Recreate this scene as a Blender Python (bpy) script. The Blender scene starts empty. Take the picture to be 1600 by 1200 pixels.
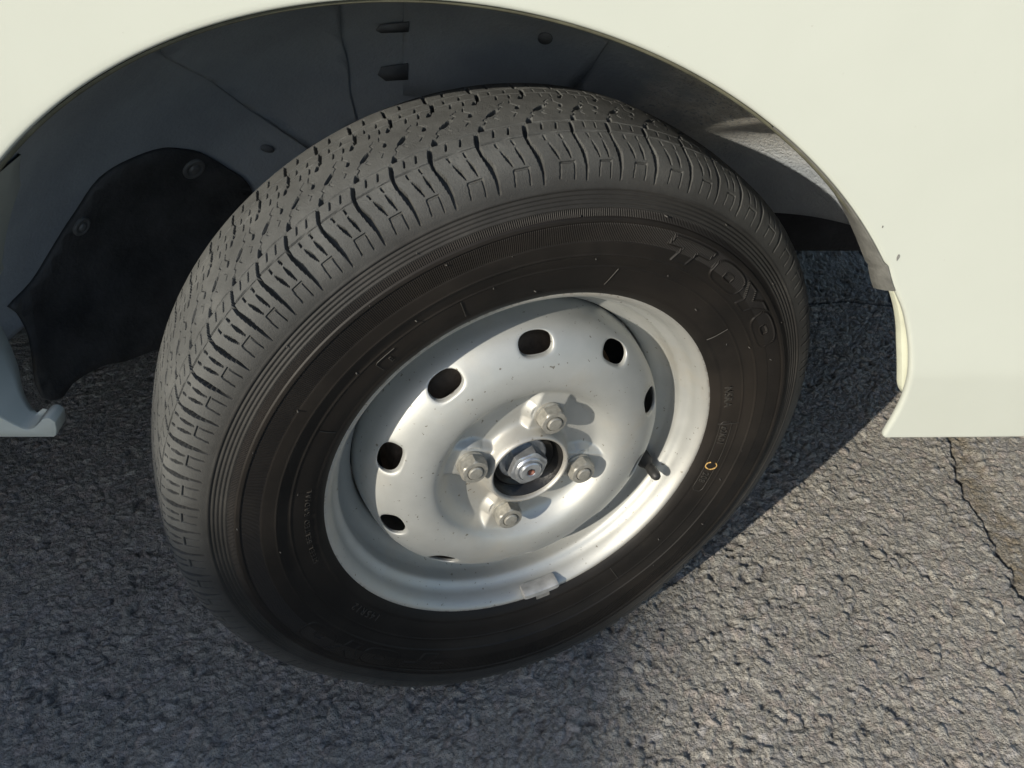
import bpy, bmesh, math, random
import numpy as np
from mathutils import Vector, Matrix
from mathutils.geometry import delaunay_2d_cdt

# ------------------------------------------------------------------ camera
S = bpy.context.scene
COL = S.collection
R_AXLE = 0.27                       # height of the wheel centre above the asphalt
STEER = 0.3811                      # the front wheel is turned in by about 22 degrees
cam_d = bpy.data.cameras.new('camera')
cam = bpy.data.objects.new('camera', cam_d)
COL.objects.link(cam)
cam_d.sensor_width = 36.0
cam_d.lens = 28.02
cam_d.clip_start = 0.01
cam_d.clip_end = 500.0
cam.location = (-0.0148, -0.4486, 0.7210)
cam.rotation_euler = (math.radians(90 - 38.91), 0.0, math.radians(-0.02))
S.camera = cam

# ------------------------------------------------------------------ light
SUN_AZ, SUN_EL = math.radians(42.2), math.radians(24.5)    # direction the sunlight travels (from +y towards +x)
D = Vector((math.sin(SUN_AZ) * math.cos(SUN_EL), math.cos(SUN_AZ) * math.cos(SUN_EL), -math.sin(SUN_EL)))
world = bpy.data.worlds.new('World')
S.world = world
world.use_nodes = True
wn = world.node_tree
sky = wn.nodes.new('ShaderNodeTexSky')
sky.sky_type = 'NISHITA'
sky.sun_disc = False
sky.sun_elevation = SUN_EL
sky.sun_rotation = math.pi + SUN_AZ
sky.air_density = 1.0
sky.dust_density = 1.0
bg = wn.nodes['Background']
bg.inputs['Strength'].default_value = 0.135
wn.links.new(sky.outputs['Color'], bg.inputs['Color'])
sun_d = bpy.data.lights.new('sun', 'SUN')
sun_d.energy = 4.2
sun_d.angle = math.radians(0.53)
sun_d.color = (1.0, 0.92, 0.78)
sun = bpy.data.objects.new('sun', sun_d)
sun.rotation_euler = D.to_track_quat('-Z', 'Y').to_euler()
COL.objects.link(sun)
S.view_settings.view_transform = 'Standard'
S.view_settings.look = 'None'
S.view_settings.gamma = 1.0
S.view_settings.exposure = 0.40
S.view_settings.use_curve_mapping = False

rng = np.random.default_rng(7)
random.seed(7)
TAU = 2 * math.pi

# ------------------------------------------------------------------ helpers
def link(o, parent=None):
    COL.objects.link(o)
    if parent is not None:
        o.parent = parent
    return o

def tag(o, label, cat=None, group=None, kind=None):
    if label: o['label'] = label
    if cat: o['category'] = cat
    if group: o['group'] = group
    if kind: o['kind'] = kind
    return o

def mesh_obj(name, verts, faces, mat, parent=None, smooth=True):
    me = bpy.data.meshes.new(name)
    me.from_pydata([tuple(map(float, v)) for v in verts], [], faces)
    me.validate()
    me.polygons.foreach_set('use_smooth', [smooth] * len(me.polygons))
    if mat: me.materials.append(mat)
    return link(bpy.data.objects.new(name, me), parent)

def quad_mesh(name, V, F, mat, parent=None):
    """fast numpy mesh: V (n,3), F (m,4)"""
    me = bpy.data.meshes.new(name)
    me.vertices.add(len(V)); me.vertices.foreach_set('co', np.ascontiguousarray(V, np.float32).ravel())
    me.loops.add(F.size); me.loops.foreach_set('vertex_index', np.ascontiguousarray(F, np.int32).ravel())
    me.polygons.add(len(F)); me.polygons.foreach_set('loop_start', np.arange(0, F.size, 4, dtype=np.int32))
    me.polygons.foreach_set('use_smooth', np.ones(len(F), bool))
    me.update(calc_edges=True)
    if mat: me.materials.append(mat)
    return link(bpy.data.objects.new(name, me), parent)

def grid_faces(nu, nv, wrap_u=False):
    iu = np.arange(nu if wrap_u else nu - 1); iv = np.arange(nv - 1)
    a, b = np.meshgrid(iu, iv, indexing='ij')
    a2 = (a + 1) % nu
    return np.stack([a * nv + b, a2 * nv + b, a2 * nv + b + 1, a * nv + b + 1], -1).reshape(-1, 4)

def smoothstep(a, b, x):
    t = np.clip((x - a) / (b - a), 0, 1)
    return t * t * (3 - 2 * t)

def catmull(P, step):
    """dense points through P by centripetal-ish hermite, spacing about `step` (callable or number)"""
    P = np.asarray(P, float); d = np.r_[0, np.cumsum(np.linalg.norm(np.diff(P, axis=0), axis=1))]
    m = np.zeros_like(P)
    m[1:-1] = (P[2:] - P[:-2]) / (d[2:] - d[:-2])[:, None]
    m[0] = (P[1] - P[0]) / (d[1] - d[0]); m[-1] = (P[-1] - P[-2]) / (d[-1] - d[-2])
    out = []
    for i in range(len(P) - 1):
        h = d[i + 1] - d[i]
        st = step(i) if callable(step) else step
        n = max(1, int(round(h / st)))
        t = np.arange(n)[:, None] / n
        out.append((2*t**3-3*t**2+1)*P[i] + (t**3-2*t**2+t)*h*m[i] + (-2*t**3+3*t**2)*P[i+1] + (t**3-t**2)*h*m[i+1])
    out.append(P[-1:])
    return np.concatenate(out)

def wl(r, th, w):
    """wheel polar coordinates to the wheel's local space (outwards is local -y)"""
    return np.stack(np.broadcast_arrays(r * np.cos(th), -np.asarray(w, float), r * np.sin(th)), -1)

def lathe(name, prof, mat, parent, n=96, smooth=True, close=False):
    prof = np.asarray(prof, float)
    th = np.linspace(0, TAU, n, endpoint=False)
    V = wl(prof[None, :, 0], th[:, None], prof[None, :, 1]).reshape(-1, 3)
    return mesh_obj(name, V, grid_faces(n, len(prof), True).tolist(), mat, parent, smooth)

# ------------------------------------------------------------------ materials
def new_mat(name):
    m = bpy.data.materials.new(name); m.use_nodes = True
    nt = m.node_tree
    return m, nt, nt.nodes['Principled BSDF']

def nd(nt, typ, **kw):
    n = nt.nodes.new(typ)
    for k, v in kw.items():
        if k.startswith('i_'):
            key = k[2:]
            key = int(key) if key.isdigit() else key
            n.inputs[key].default_value = v
        else:
            setattr(n, k, v)
    return n

def math_n(nt, op, a, b=None, c=None):
    n = nt.nodes.new('ShaderNodeMath'); n.operation = op
    for i, v in enumerate((a, b, c)):
        if v is None: continue
        if isinstance(v, (int, float)): n.inputs[i].default_value = v
        else: nt.links.new(v, n.inputs[i])
    return n.outputs[0]

def ramp(nt, fac, stops):
    n = nt.nodes.new('ShaderNodeValToRGB')
    el = n.color_ramp.elements
    while len(el) < len(stops): el.new(0.5)
    for e, (p, c) in zip(el, stops):
        e.position = p; e.color = tuple(c) + (1,) if len(c) == 3 else c
    nt.links.new(fac, n.inputs[0])
    return n.outputs[0]

def mixc(nt, fac, a, b, mode='MIX'):
    n = nt.nodes.new('ShaderNodeMix'); n.data_type = 'RGBA'; n.blend_type = mode
    for sock, v in ((n.inputs[0], fac), (n.inputs[6], a), (n.inputs[7], b)):
        if isinstance(v, (int, float)): sock.default_value = v
        elif isinstance(v, tuple): sock.default_value = v + (1,) if len(v) == 3 else v
        else: nt.links.new(v, sock)
    return n.outputs[2]

def noise(nt, coord, scale, detail=4, rough=0.55):
    n = nd(nt, 'ShaderNodeTexNoise'); n.inputs['Scale'].default_value = scale
    n.inputs['Detail'].default_value = detail; n.inputs['Roughness'].default_value = rough
    nt.links.new(coord, n.inputs['Vector'])
    return n.outputs['Fac']

def bump(nt, height, dist, strength=1.0, normal=None):
    n = nd(nt, 'ShaderNodeBump'); n.inputs['Strength'].default_value = strength
    n.inputs['Distance'].default_value = dist
    nt.links.new(height, n.inputs['Height'])
    if normal is not None: nt.links.new(normal, n.inputs['Normal'])
    return n.outputs['Normal']

def objco(nt):
    return nd(nt, 'ShaderNodeTexCoord').outputs['Object']

def simple(name, col, rough=0.6, metal=0.0, nscale=60, var=0.25, bscale=None, bdist=0.0003, spec=0.5, coat=0.0):
    m, nt, b = new_mat(name)
    co = objco(nt)
    f = noise(nt, co, nscale, 5)
    lo = tuple(c * (1 - var) for c in col); hi = tuple(min(1, c * (1 + var)) for c in col)
    nt.links.new(ramp(nt, f, [(0.3, lo), (0.7, hi)]), b.inputs['Base Color'])
    b.inputs['Roughness'].default_value = rough
    b.inputs['Metallic'].default_value = metal
    b.inputs['Specular IOR Level'].default_value = spec
    b.inputs['Coat Weight'].default_value = coat
    if bscale:
        nt.links.new(bump(nt, noise(nt, co, bscale, 4), bdist), b.inputs['Normal'])
    return m

def mat_white_paint():
    m, nt, b = new_mat('white_paint')
    co = objco(nt)
    f = noise(nt, co, 9, 6, 0.6)
    base = ramp(nt, f, [(0.3, (0.487, 0.513, 0.460)), (0.75, (0.512, 0.538, 0.485))])
    # sparse dirt specks
    sp = noise(nt, co, 420, 2, 0.4)
    speck = math_n(nt, 'GREATER_THAN', sp, 0.79)
    base = mixc(nt, math_n(nt, 'MULTIPLY', speck, 0.35), base, (0.35, 0.34, 0.30))
    # road grime, thicker in a mottled film along the bottom edge
    xyz = nd(nt, 'ShaderNodeSeparateXYZ'); nt.links.new(co, xyz.inputs[0])
    low = nd(nt, 'ShaderNodeMapRange'); low.inputs['From Min'].default_value = 0.30; low.inputs['From Max'].default_value = 0.42
    low.inputs['To Min'].default_value = 0.16; low.inputs['To Max'].default_value = 0.0
    nt.links.new(xyz.outputs['Z'], low.inputs['Value'])
    gr = math_n(nt, 'MULTIPLY', low.outputs[0], noise(nt, co, 40, 6, 0.7))
    base = mixc(nt, gr, base, (0.38, 0.35, 0.28))
    nt.links.new(base, b.inputs['Base Color'])
    b.inputs['Roughness'].default_value = 0.38
    b.inputs['Coat Weight'].default_value = 0.35
    b.inputs['Coat Roughness'].default_value = 0.12
    nt.links.new(bump(nt, noise(nt, co, 350, 2), 0.00004), b.inputs['Normal'])
    return m

def mat_tyre():
    m, nt, b = new_mat('tyre_rubber')
    co = objco(nt)
    xyz = nd(nt, 'ShaderNodeSeparateXYZ'); nt.links.new(co, xyz.inputs[0])
    x, y, z = xyz.outputs
    r = math_n(nt, 'SQRT', math_n(nt, 'ADD', math_n(nt, 'MULTIPLY', x, x), math_n(nt, 'MULTIPLY', z, z)))
    th = math_n(nt, 'ARCTAN2', z, x)
    n1 = noise(nt, co, 28, 4, 0.65)
    n2 = noise(nt, co, 420, 4, 0.6)
    n3 = noise(nt, co, 9, 3, 0.5)
    side = ramp(nt, n1, [(0.25, (0.0060, 0.0055, 0.0052)), (0.55, (0.0098, 0.0088, 0.0080)), (0.8, (0.0170, 0.0150, 0.0130))])
    tread = ramp(nt, n1, [(0.25, (0.070, 0.073, 0.072)), (0.55, (0.106, 0.110, 0.108)), (0.8, (0.158, 0.161, 0.155))])
    tread = mixc(nt, math_n(nt, 'MULTIPLY', n2, 0.55), tread, (0.06, 0.058, 0.053))
    # dusty from the shoulder outwards, a ragged edge at the rings
    rr = math_n(nt, 'ADD', r, math_n(nt, 'MULTIPLY', math_n(nt, 'SUBTRACT', n1, 0.5), 0.004))
    mr = nd(nt, 'ShaderNodeMapRange'); mr.interpolation_type = 'SMOOTHSTEP'
    mr.inputs['From Min'].default_value = 0.2395; mr.inputs['From Max'].default_value = 0.2425
    nt.links.new(rr, mr.inputs['Value'])
    fr = nd(nt, 'ShaderNodeMapRange'); fr.inputs['From Min'].default_value = 0.242; fr.inputs['From Max'].default_value = 0.266
    fr.inputs['To Min'].default_value = 0.32; fr.inputs['To Max'].default_value = 1.0
    nt.links.new(r, fr.inputs['Value'])
    fac = math_n(nt, 'MULTIPLY', mr.outputs[0], fr.outputs[0])
    # dust film on the rings
    rg = nd(nt, 'ShaderNodeMapRange'); rg.inputs['From Min'].default_value = 0.2285; rg.inputs['From Max'].default_value = 0.2305
    rg.inputs['To Max'].default_value = 0.22
    nt.links.new(r, rg.inputs['Value'])
    fac = math_n(nt, 'MAXIMUM', fac, math_n(nt, 'MULTIPLY', rg.outputs[0], math_n(nt, 'ADD', 0.4, n3)))
    col = mixc(nt, fac, side, tread)
    # brake-dust brown film on the sidewall
    film = math_n(nt, 'MULTIPLY', math_n(nt, 'SUBTRACT', n3, 0.40), 0.6)
    film.node.use_clamp = True
    col = mixc(nt, math_n(nt, 'MULTIPLY', film, math_n(nt, 'SUBTRACT', 1.0, fac)), col, (0.062, 0.049, 0.038))
    nt.links.new(col, b.inputs['Base Color'])
    rough = nd(nt, 'ShaderNodeMapRange'); rough.inputs['To Min'].default_value = 0.52; rough.inputs['To Max'].default_value = 0.85
    nt.links.new(fac, rough.inputs['Value']); nt.links.new(rough.outputs[0], b.inputs['Roughness'])
    b.inputs['Specular IOR Level'].default_value = 0.22
    # radial serration bands
    ser = math_n(nt, 'SINE', math_n(nt, 'MULTIPLY', th, 1060.0))
    def band(lo, hi):
        return math_n(nt, 'MULTIPLY', math_n(nt, 'GREATER_THAN', r, lo), math_n(nt, 'LESS_THAN', r, hi))
    mask = math_n(nt, 'ADD', band(0.2086, 0.2212), band(0.2252, 0.2298))
    mask = math_n(nt, 'MULTIPLY', mask, math_n(nt, 'GREATER_THAN', y, -1.0))
    mask = math_n(nt, 'MULTIPLY', mask, math_n(nt, 'LESS_THAN', y, 0.0))
    h = math_n(nt, 'MULTIPLY', math_n(nt, 'MULTIPLY', ser, mask), 0.5)
    nrm = bump(nt, h, 0.00045)
    rn = math_n(nt, 'MULTIPLY', noise(nt, co, 900, 3, 0.7), math_n(nt, 'ADD', 0.12, fac))
    nrm = bump(nt, rn, 0.0006, 1.0, nrm)
    nt.links.new(nrm, b.inputs['Normal'])
    return m

def mat_silver():
    m, nt, b = new_mat('silver_wheel_paint')
    co = objco(nt)
    n1 = noise(nt, co, 30, 6, 0.6)
    base = ramp(nt, n1, [(0.25, (0.42, 0.428, 0.412)), (0.75, (0.50, 0.508, 0.49))])
    sp = noise(nt, co, 260, 3, 0.5)
    base = mixc(nt, math_n(nt, 'MULTIPLY', math_n(nt, 'GREATER_THAN', sp, 0.70), 0.75), base, (0.14, 0.12, 0.09))
    # tan road film towards the rim edge and in blotches
    xyz = nd(nt, 'ShaderNodeSeparateXYZ'); nt.links.new(co, xyz.inputs[0])
    r = math_n(nt, 'SQRT', math_n(nt, 'ADD', math_n(nt, 'MULTIPLY', xyz.outputs[0], xyz.outputs[0]), math_n(nt, 'MULTIPLY', xyz.outputs[2], xyz.outputs[2])))
    mr = nd(nt, 'ShaderNodeMapRange'); mr.inputs['From Min'].default_value = 0.156; mr.inputs['From Max'].default_value = 0.165
    mr.inputs['To Max'].default_value = 0.5
    nt.links.new(r, mr.inputs['Value'])
    base = mixc(nt, math_n(nt, 'MULTIPLY', mr.outputs[0], n1), base, (0.42, 0.33, 0.20))
    bl = nd(nt, 'ShaderNodeMapRange'); bl.inputs['From Min'].default_value = 0.52; bl.inputs['From Max'].default_value = 0.75
    bl.inputs['To Max'].default_value = 0.36
    nt.links.new(noise(nt, co, 16, 5, 0.65), bl.inputs['Value'])
    base = mixc(nt, bl.outputs[0], base, (0.46, 0.40, 0.30))
    bd = nd(nt, 'ShaderNodeMapRange'); bd.inputs['From Min'].default_value = 0.072; bd.inputs['From Max'].default_value = 0.030
    bd.inputs['To Max'].default_value = 0.55
    nt.links.new(r, bd.inputs['Value'])
    base = mixc(nt, math_n(nt, 'MULTIPLY', bd.outputs[0], noise(nt, co, 55, 4, 0.65)), base, (0.24, 0.19, 0.13))
    lp = nd(nt, 'ShaderNodeMapRange'); lp.inputs['From Min'].default_value = 0.1610; lp.inputs['From Max'].default_value = 0.1640
    nt.links.new(r, lp.inputs['Value'])
    ch = math_n(nt, 'GREATER_THAN', math_n(nt, 'ADD', noise(nt, co, 190, 5, 0.7), math_n(nt, 'MULTIPLY', noise(nt, co, 11, 2), 0.35)), 0.74)
    base = mixc(nt, math_n(nt, 'MULTIPLY', math_n(nt, 'MULTIPLY', lp.outputs[0], ch), 0.85), base, (0.16, 0.115, 0.075))
    nt.links.new(base, b.inputs['Base Color'])
    b.inputs['Metallic'].default_value = 0.55
    rr = nd(nt, 'ShaderNodeMapRange'); rr.inputs['To Min'].default_value = 0.46; rr.inputs['To Max'].default_value = 0.60
    nt.links.new(n1, rr.inputs['Value']); nt.links.new(rr.outputs[0], b.inputs['Roughness'])
    nt.links.new(bump(nt, noise(nt, co, 700, 3), 0.00006), b.inputs['Normal'])
    return m

def mat_asphalt():
    m, nt, b = new_mat('asphalt')
    co = objco(nt)
    at = nd(nt, 'ShaderNodeAttribute'); at.attribute_name = 'stone_colour'
    n1 = noise(nt, co, 900, 3, 0.65)
    n2 = noise(nt, co, 3.5, 3, 0.6)
    c = mixc(nt, 0.55, at.outputs['Color'], ramp(nt, n1, [(0.25, (0.35, 0.35, 0.35)), (0.75, (0.95, 0.95, 0.95))]), 'MULTIPLY')
    c = mixc(nt, 1.0, c, ramp(nt, n2, [(0.3, (0.9, 0.9, 0.9)), (0.7, (1.12, 1.09, 1.06))]), 'MULTIPLY')
    nt.links.new(c, b.inputs['Base Color'])
    b.inputs['Roughness'].default_value = 0.78
    b.inputs['Specular IOR Level'].default_value = 0.4
    h = math_n(nt, 'ADD', noise(nt, co, 520, 3, 0.7), math_n(nt, 'MULTIPLY', noise(nt, co, 1500, 1, 0.6), 0.4))
    vo = nd(nt, 'ShaderNodeTexVoronoi'); vo.feature = 'F1'; vo.inputs['Scale'].default_value = 300.0
    wob = nd(nt, 'ShaderNodeMixRGB'); wob.blend_type = 'LINEAR_LIGHT'; wob.inputs[0].default_value = 0.0022
    nz = nd(nt, 'ShaderNodeTexNoise'); nz.inputs['Scale'].default_value = 420.0
    nt.links.new(co, nz.inputs['Vector']); nt.links.new(co, wob.inputs[1]); nt.links.new(nz.outputs['Color'], wob.inputs[2])
    nt.links.new(wob.outputs[0], vo.inputs['Vector'])
    nb = bump(nt, math_n(nt, 'SUBTRACT', 1.0, vo.outputs['Distance']), 0.0016)
    nt.links.new(bump(nt, h, 0.0014, 1.0, nb), b.inputs['Normal'])
    return m

def mat_liner():
    m, nt, b = new_mat('liner_plastic')
    co = objco(nt)
    base = ramp(nt, noise(nt, co, 14, 5), [(0.3, (0.26, 0.285, 0.315)), (0.7, (0.345, 0.375, 0.405))])
    # dried mud on the front of the well, whitened to paint in the sunlit patch
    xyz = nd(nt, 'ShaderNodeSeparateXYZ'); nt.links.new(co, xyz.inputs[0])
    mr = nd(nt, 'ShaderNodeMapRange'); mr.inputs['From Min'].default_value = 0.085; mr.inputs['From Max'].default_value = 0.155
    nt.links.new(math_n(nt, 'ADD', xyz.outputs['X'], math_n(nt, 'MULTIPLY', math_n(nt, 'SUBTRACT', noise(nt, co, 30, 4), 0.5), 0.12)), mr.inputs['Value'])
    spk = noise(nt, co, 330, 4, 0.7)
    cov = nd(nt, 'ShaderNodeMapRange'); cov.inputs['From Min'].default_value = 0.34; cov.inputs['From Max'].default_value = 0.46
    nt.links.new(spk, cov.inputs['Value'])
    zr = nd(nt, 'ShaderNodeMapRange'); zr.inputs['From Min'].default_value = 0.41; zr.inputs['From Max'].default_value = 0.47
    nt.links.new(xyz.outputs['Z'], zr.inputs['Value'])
    mud = ramp(nt, noise(nt, co, 90, 4), [(0.3, (0.60, 0.565, 0.49)), (0.7, (0.86, 0.83, 0.75))])  # mud tone lifted towards white, sunlight put into the colour
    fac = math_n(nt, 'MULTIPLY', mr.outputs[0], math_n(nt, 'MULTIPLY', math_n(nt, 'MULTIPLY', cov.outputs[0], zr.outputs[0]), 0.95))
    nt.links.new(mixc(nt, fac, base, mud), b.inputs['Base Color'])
    b.inputs['Roughness'].default_value = 0.7
    b.inputs['Specular IOR Level'].default_value = 0.35
    h = math_n(nt, 'ADD', math_n(nt, 'MULTIPLY', math_n(nt, 'MULTIPLY', spk, 2.2), mr.outputs[0]), math_n(nt, 'MULTIPLY', noise(nt, co, 260, 4), 0.35))
    nt.links.new(bump(nt, h, 0.0022), b.inputs['Normal'])
    return m

M = {}
M['paint'] = mat_white_paint()
M['tyre'] = mat_tyre()
M['silver'] = mat_silver()
M['asphalt'] = mat_asphalt()
M['nut'] = simple('zinc_nut', (0.33, 0.32, 0.285), 0.48, 0.5, 260, 0.22, 300, 0.00012)
M['axle_nut'] = simple('bright_zinc', (0.46, 0.48, 0.50), 0.30, 0.75, 160, 0.25, 400, 0.0002)
M['copper'] = simple('rusty_dimple', (0.16, 0.065, 0.045), 0.6, 0.2, 300, 0.4)
M['hub'] = simple('hub_black', (0.018, 0.017, 0.016), 0.35, 0.4, 60, 0.4, 300, 0.0003)
M['rubber'] = simple('valve_rubber', (0.02, 0.02, 0.02), 0.55, 0.0, 200, 0.3)
M['lead'] = simple('weight_zinc', (0.44, 0.44, 0.43), 0.45, 0.4, 120, 0.2, 350, 0.0002)
M['clip'] = simple('clip_steel', (0.30, 0.29, 0.27), 0.5, 0.5, 120, 0.3)
M['drum'] = simple('rusty_drum', (0.26, 0.19, 0.125), 0.8, 0.0, 90, 0.35, 300, 0.0008)
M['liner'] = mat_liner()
M['flap'] = simple('flap_rubber', (0.055, 0.055, 0.056), 0.7, 0.0, 25, 0.4, 200, 0.001, 0.3)
M['under'] = simple('underbody', (0.016, 0.018, 0.023), 0.8, 0.0, 20, 0.4, 120, 0.002, 0.2)
M['grit'] = simple('dried_mud', (0.42, 0.37, 0.29), 0.9, 0.0, 120, 0.35, 420, 0.004, 0.2)
M['tape'] = simple('grey_edge_film', (0.125, 0.125, 0.115), 0.6, 0.0, 80, 0.25, 300, 0.0006)
M['cream'] = simple('cream_flange', (0.60, 0.62, 0.50), 0.5, 0.0, 60, 0.1)
M['lipseal'] = simple('lip_sealer', (0.10, 0.10, 0.07), 0.6, 0.0, 80, 0.3)
M['chip'] = simple('paint_chip', (0.16, 0.16, 0.15), 0.7, 0.0, 300, 0.3)
M['crayon'] = simple('yellow_crayon', (0.50, 0.31, 0.10), 0.8, 0.0, 900, 0.6)
M['letter'] = simple('moulded_letter', (0.026, 0.024, 0.021), 0.5, 0.0, 120, 0.3)
M['plaster'] = simple('plaster', (0.50, 0.47, 0.41), 0.85, 0.0, 3, 0.15, 60, 0.003)
M['concrete'] = simple('concrete_cap', (0.36, 0.35, 0.33), 0.85, 0.0, 4, 0.2, 60, 0.003)
M['frame'] = simple('window_frame', (0.10, 0.10, 0.10), 0.4, 0.6, 20, 0.1)
M['glass'] = simple('window_glass', (0.02, 0.025, 0.03), 0.05, 0.0, 2, 0.1)
M['door'] = simple('door_paint', (0.16, 0.12, 0.09), 0.5, 0.0, 8, 0.2)

# ------------------------------------------------------------------ ground: asphalt sheet with real stones
TAB = rng.random((512, 512, 6))
def vnoise(x, y, s, ch=0, off=0):
    gx = x / s + 100.37 + off; gy = y / s + 77.77 + off
    ix = np.floor(gx).astype(int); iy = np.floor(gy).astype(int)
    fx = gx - ix; fy = gy - iy
    fx = fx * fx * (3 - 2 * fx); fy = fy * fy * (3 - 2 * fy)
    g = lambda a, b: TAB[(ix + a) % 512, (iy + b) % 512, ch]
    return (g(0, 0) * (1 - fx) + g(1, 0) * fx) * (1 - fy) + (g(0, 1) * (1 - fx) + g(1, 1) * fx) * fy

def voronoi(x, y, c, off=0):
    gx = x / c + 200.0 + off; gy = y / c + 200.0 + off
    ix = np.floor(gx).astype(int); iy = np.floor(gy).astype(int)
    f1 = np.full(x.shape, 9.0); f2 = np.full(x.shape, 9.0); idx = np.zeros(x.shape, int); idy = np.zeros(x.shape, int)
    for a in (-1, 0, 1):
        for b_ in (-1, 0, 1):
            cx = ix + a; cy = iy + b_
            px = cx + TAB[cx % 512, cy % 512, 0]; py = cy + TAB[cx % 512, cy % 512, 1]
            d = np.hypot(px - gx, py - gy)
            near = d < f1
            f2 = np.where(near, f1, np.minimum(f2, d))
            idx = np.where(near, cx, idx); idy = np.where(near, cy, idy)
            f1 = np.where(near, d, f1)
    rnd = TAB[idx % 512, idy % 512]
    return f1, f2, rnd

def grow(a, step, end, q=1.25):
    out = []; v = a; s = step
    while v < end:
        s *= q; v += s; out.append(v)
    return np.array(out)

def build_ground():
    st = 0.0019
    xf = np.arange(-0.74, 0.74, st); yf = np.arange(-0.17, 0.66, st)
    xr = grow(xf[-1], st, 80); yr = grow(yf[-1], st, 1.0, 1.03); yr = np.r_[yr, grow(yr[-1], 0.012, 80, 1.3)]
    xl = -grow(-xf[0], st, 80)[::-1]; yl = -grow(-yf[0], st, 80)[::-1]
    X = np.r_[xl, xf, xr]; Yv = np.r_[yl, yf, yr]
    x, y = np.meshgrid(X, Yv, indexing='ij')
    fx = (np.abs(x) < 0.80); fy = (y > -0.22) & (y < 0.80)
    fine = (smoothstep(0.86, 0.74, np.abs(x)) * smoothstep(1.0, 0.86, y) * smoothstep(-0.24, -0.17, y))
    wx = x + 0.0035 * (vnoise(x, y, 0.006, 2) - 0.5) * 2; wy = y + 0.0035 * (vnoise(x, y, 0.006, 3) - 0.5) * 2
    a1, a2, ra = voronoi(wx, wy, 0.0098)
    b1, b2, rb = voronoi(wx, wy, 0.0052, 31)
    ea = smoothstep(0.0, 0.32, a2 - a1); eb = smoothstep(0.0, 0.36, b2 - b1)
    big = ra[..., 2] > 0.42
    ha = ea * (0.0008 + 0.0019 * ra[..., 3]); hb = eb * (0.0005 + 0.0016 * rb[..., 3])
    h = np.where(big, ha, hb - 0.0002)
    tilt = ((a1 * (ra[..., 4] - 0.5)) + 0) * 0.0012
    h += np.where(big, tilt, 0)
    pits = smoothstep(0.60, 0.82, vnoise(x, y, 0.017, 4)) * smoothstep(0.5, 0.8, vnoise(x, y, 0.006, 5))
    h -= 0.0022 * pits
    h += 0.0016 * (vnoise(x, y, 0.05, 0) - 0.5) + 0.0020 * (vnoise(x, y, 0.16, 1) - 0.5)
    h += 0.0011 * (vnoise(x, y, 0.0038, 2) - 0.5)
    # the old seam with a trough of dirt, running away to the right of the wheel
    py = np.array([-6, -0.6, -0.2, 0.08, 0.132, 0.17, 0.21, 0.264, 0.311, 0.42, 0.7, 6])
    pl = np.array([0.50, 0.51, 0.525, 0.540, 0.545, 0.544, 0.544, 0.552, 0.564, 0.582, 0.62, 0.7])
    pw = np.array([0.03, 0.03, 0.03, 0.034, 0.034, 0.033, 0.031, 0.025, 0.024, 0.024, 0.03, 0.03])
    cl = np.interp(y, py, pl) + 0.012 * (vnoise(x, y, 0.022, 3) - 0.5) + 0.006 * (vnoise(x, y, 0.007, 4) - 0.5)
    cw = np.interp(y, py, pw) * (0.8 + 0.4 * vnoise(x, y, 0.04, 5))
    dcl = x - cl
    trough = smoothstep(-0.002, 0.006, dcl) * smoothstep(cw + 0.010, cw - 0.006, dcl)
    crack = np.exp(-(dcl / (0.0016 + 0.0045 * vnoise(x, y, 0.015, 4) ** 2)) ** 2) * smoothstep(0.12, 0.45, vnoise(x, y, 0.05, 2) + 0.2 * vnoise(x, y, 0.01, 1))
    h = h * (1 - 0.15 * trough) - 0.0026 * trough - 0.006 * crack
    # hairline crack under the car
    c2 = 0.64 + 0.10 * (x - 0.4) + 0.03 * (vnoise(x, y, 0.08, 1) - 0.5) + 0.008 * (vnoise(x, y, 0.02, 2) - 0.5)
    ck2 = np.exp(-((y - c2) / 0.003) ** 2) * (x > 0.3)
    h -= 0.004 * ck2
    h = h - 0.0019
    z = h * fine
    # colour: bare stones, bitumen in the joints, dirt in the seam (linear reflectance)
    tone = np.where(big, ra[..., 5], rb[..., 5]); hue = np.where(big, ra[..., 4], rb[..., 4])
    v = 0.335 + 0.10 * tone
    v = np.where(tone > 0.965, v + 0.09, v)
    base = np.stack([v * (1.0 + 0.05 * (hue > 0.85)), v * (0.965 - 0.01 * (hue > 0.85)), v * (0.875 + 0.05 * (hue < 0.2))], -1)
    edge = np.where(big, ea, eb)
    joint = np.clip(1 - edge, 0, 1)[..., None] * 0.40 + 0.35 * pits[..., None]
    base = base * (1 - joint) + np.array([0.10, 0.095, 0.088]) * joint
    tr = (trough * smoothstep(0.15, 0.8, vnoise(x, y, 0.012, 0) * 0.6 + 0.4 * vnoise(x, y, 0.004, 1)))[..., None] * 0.75
    base = base * (1 - tr) + np.array([0.22, 0.18, 0.115]) * tr
    ck = np.clip(crack + ck2, 0, 1)[..., None] * 0.8
    base = base * (1 - ck) + np.array([0.03, 0.028, 0.025]) * ck
    base = base * fine[..., None] + np.array([0.27, 0.26, 0.24]) * (1 - fine[..., None])
    V = np.stack([x, y, z], -1).reshape(-1, 3)
    o = quad_mesh('asphalt', V, grid_faces(len(X), len(Yv)), M['asphalt'])
    at = o.data.attributes.new('stone_colour', 'FLOAT_COLOR', 'POINT')
    rgba = np.ones((len(V), 4), np.float32); rgba[:, :3] = base.reshape(-1, 3)
    at.data.foreach_set('color', rgba.ravel())
    tag(o, 'coarse weathered grey asphalt with a worn seam', kind='structure')
    return o
build_ground()

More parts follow.
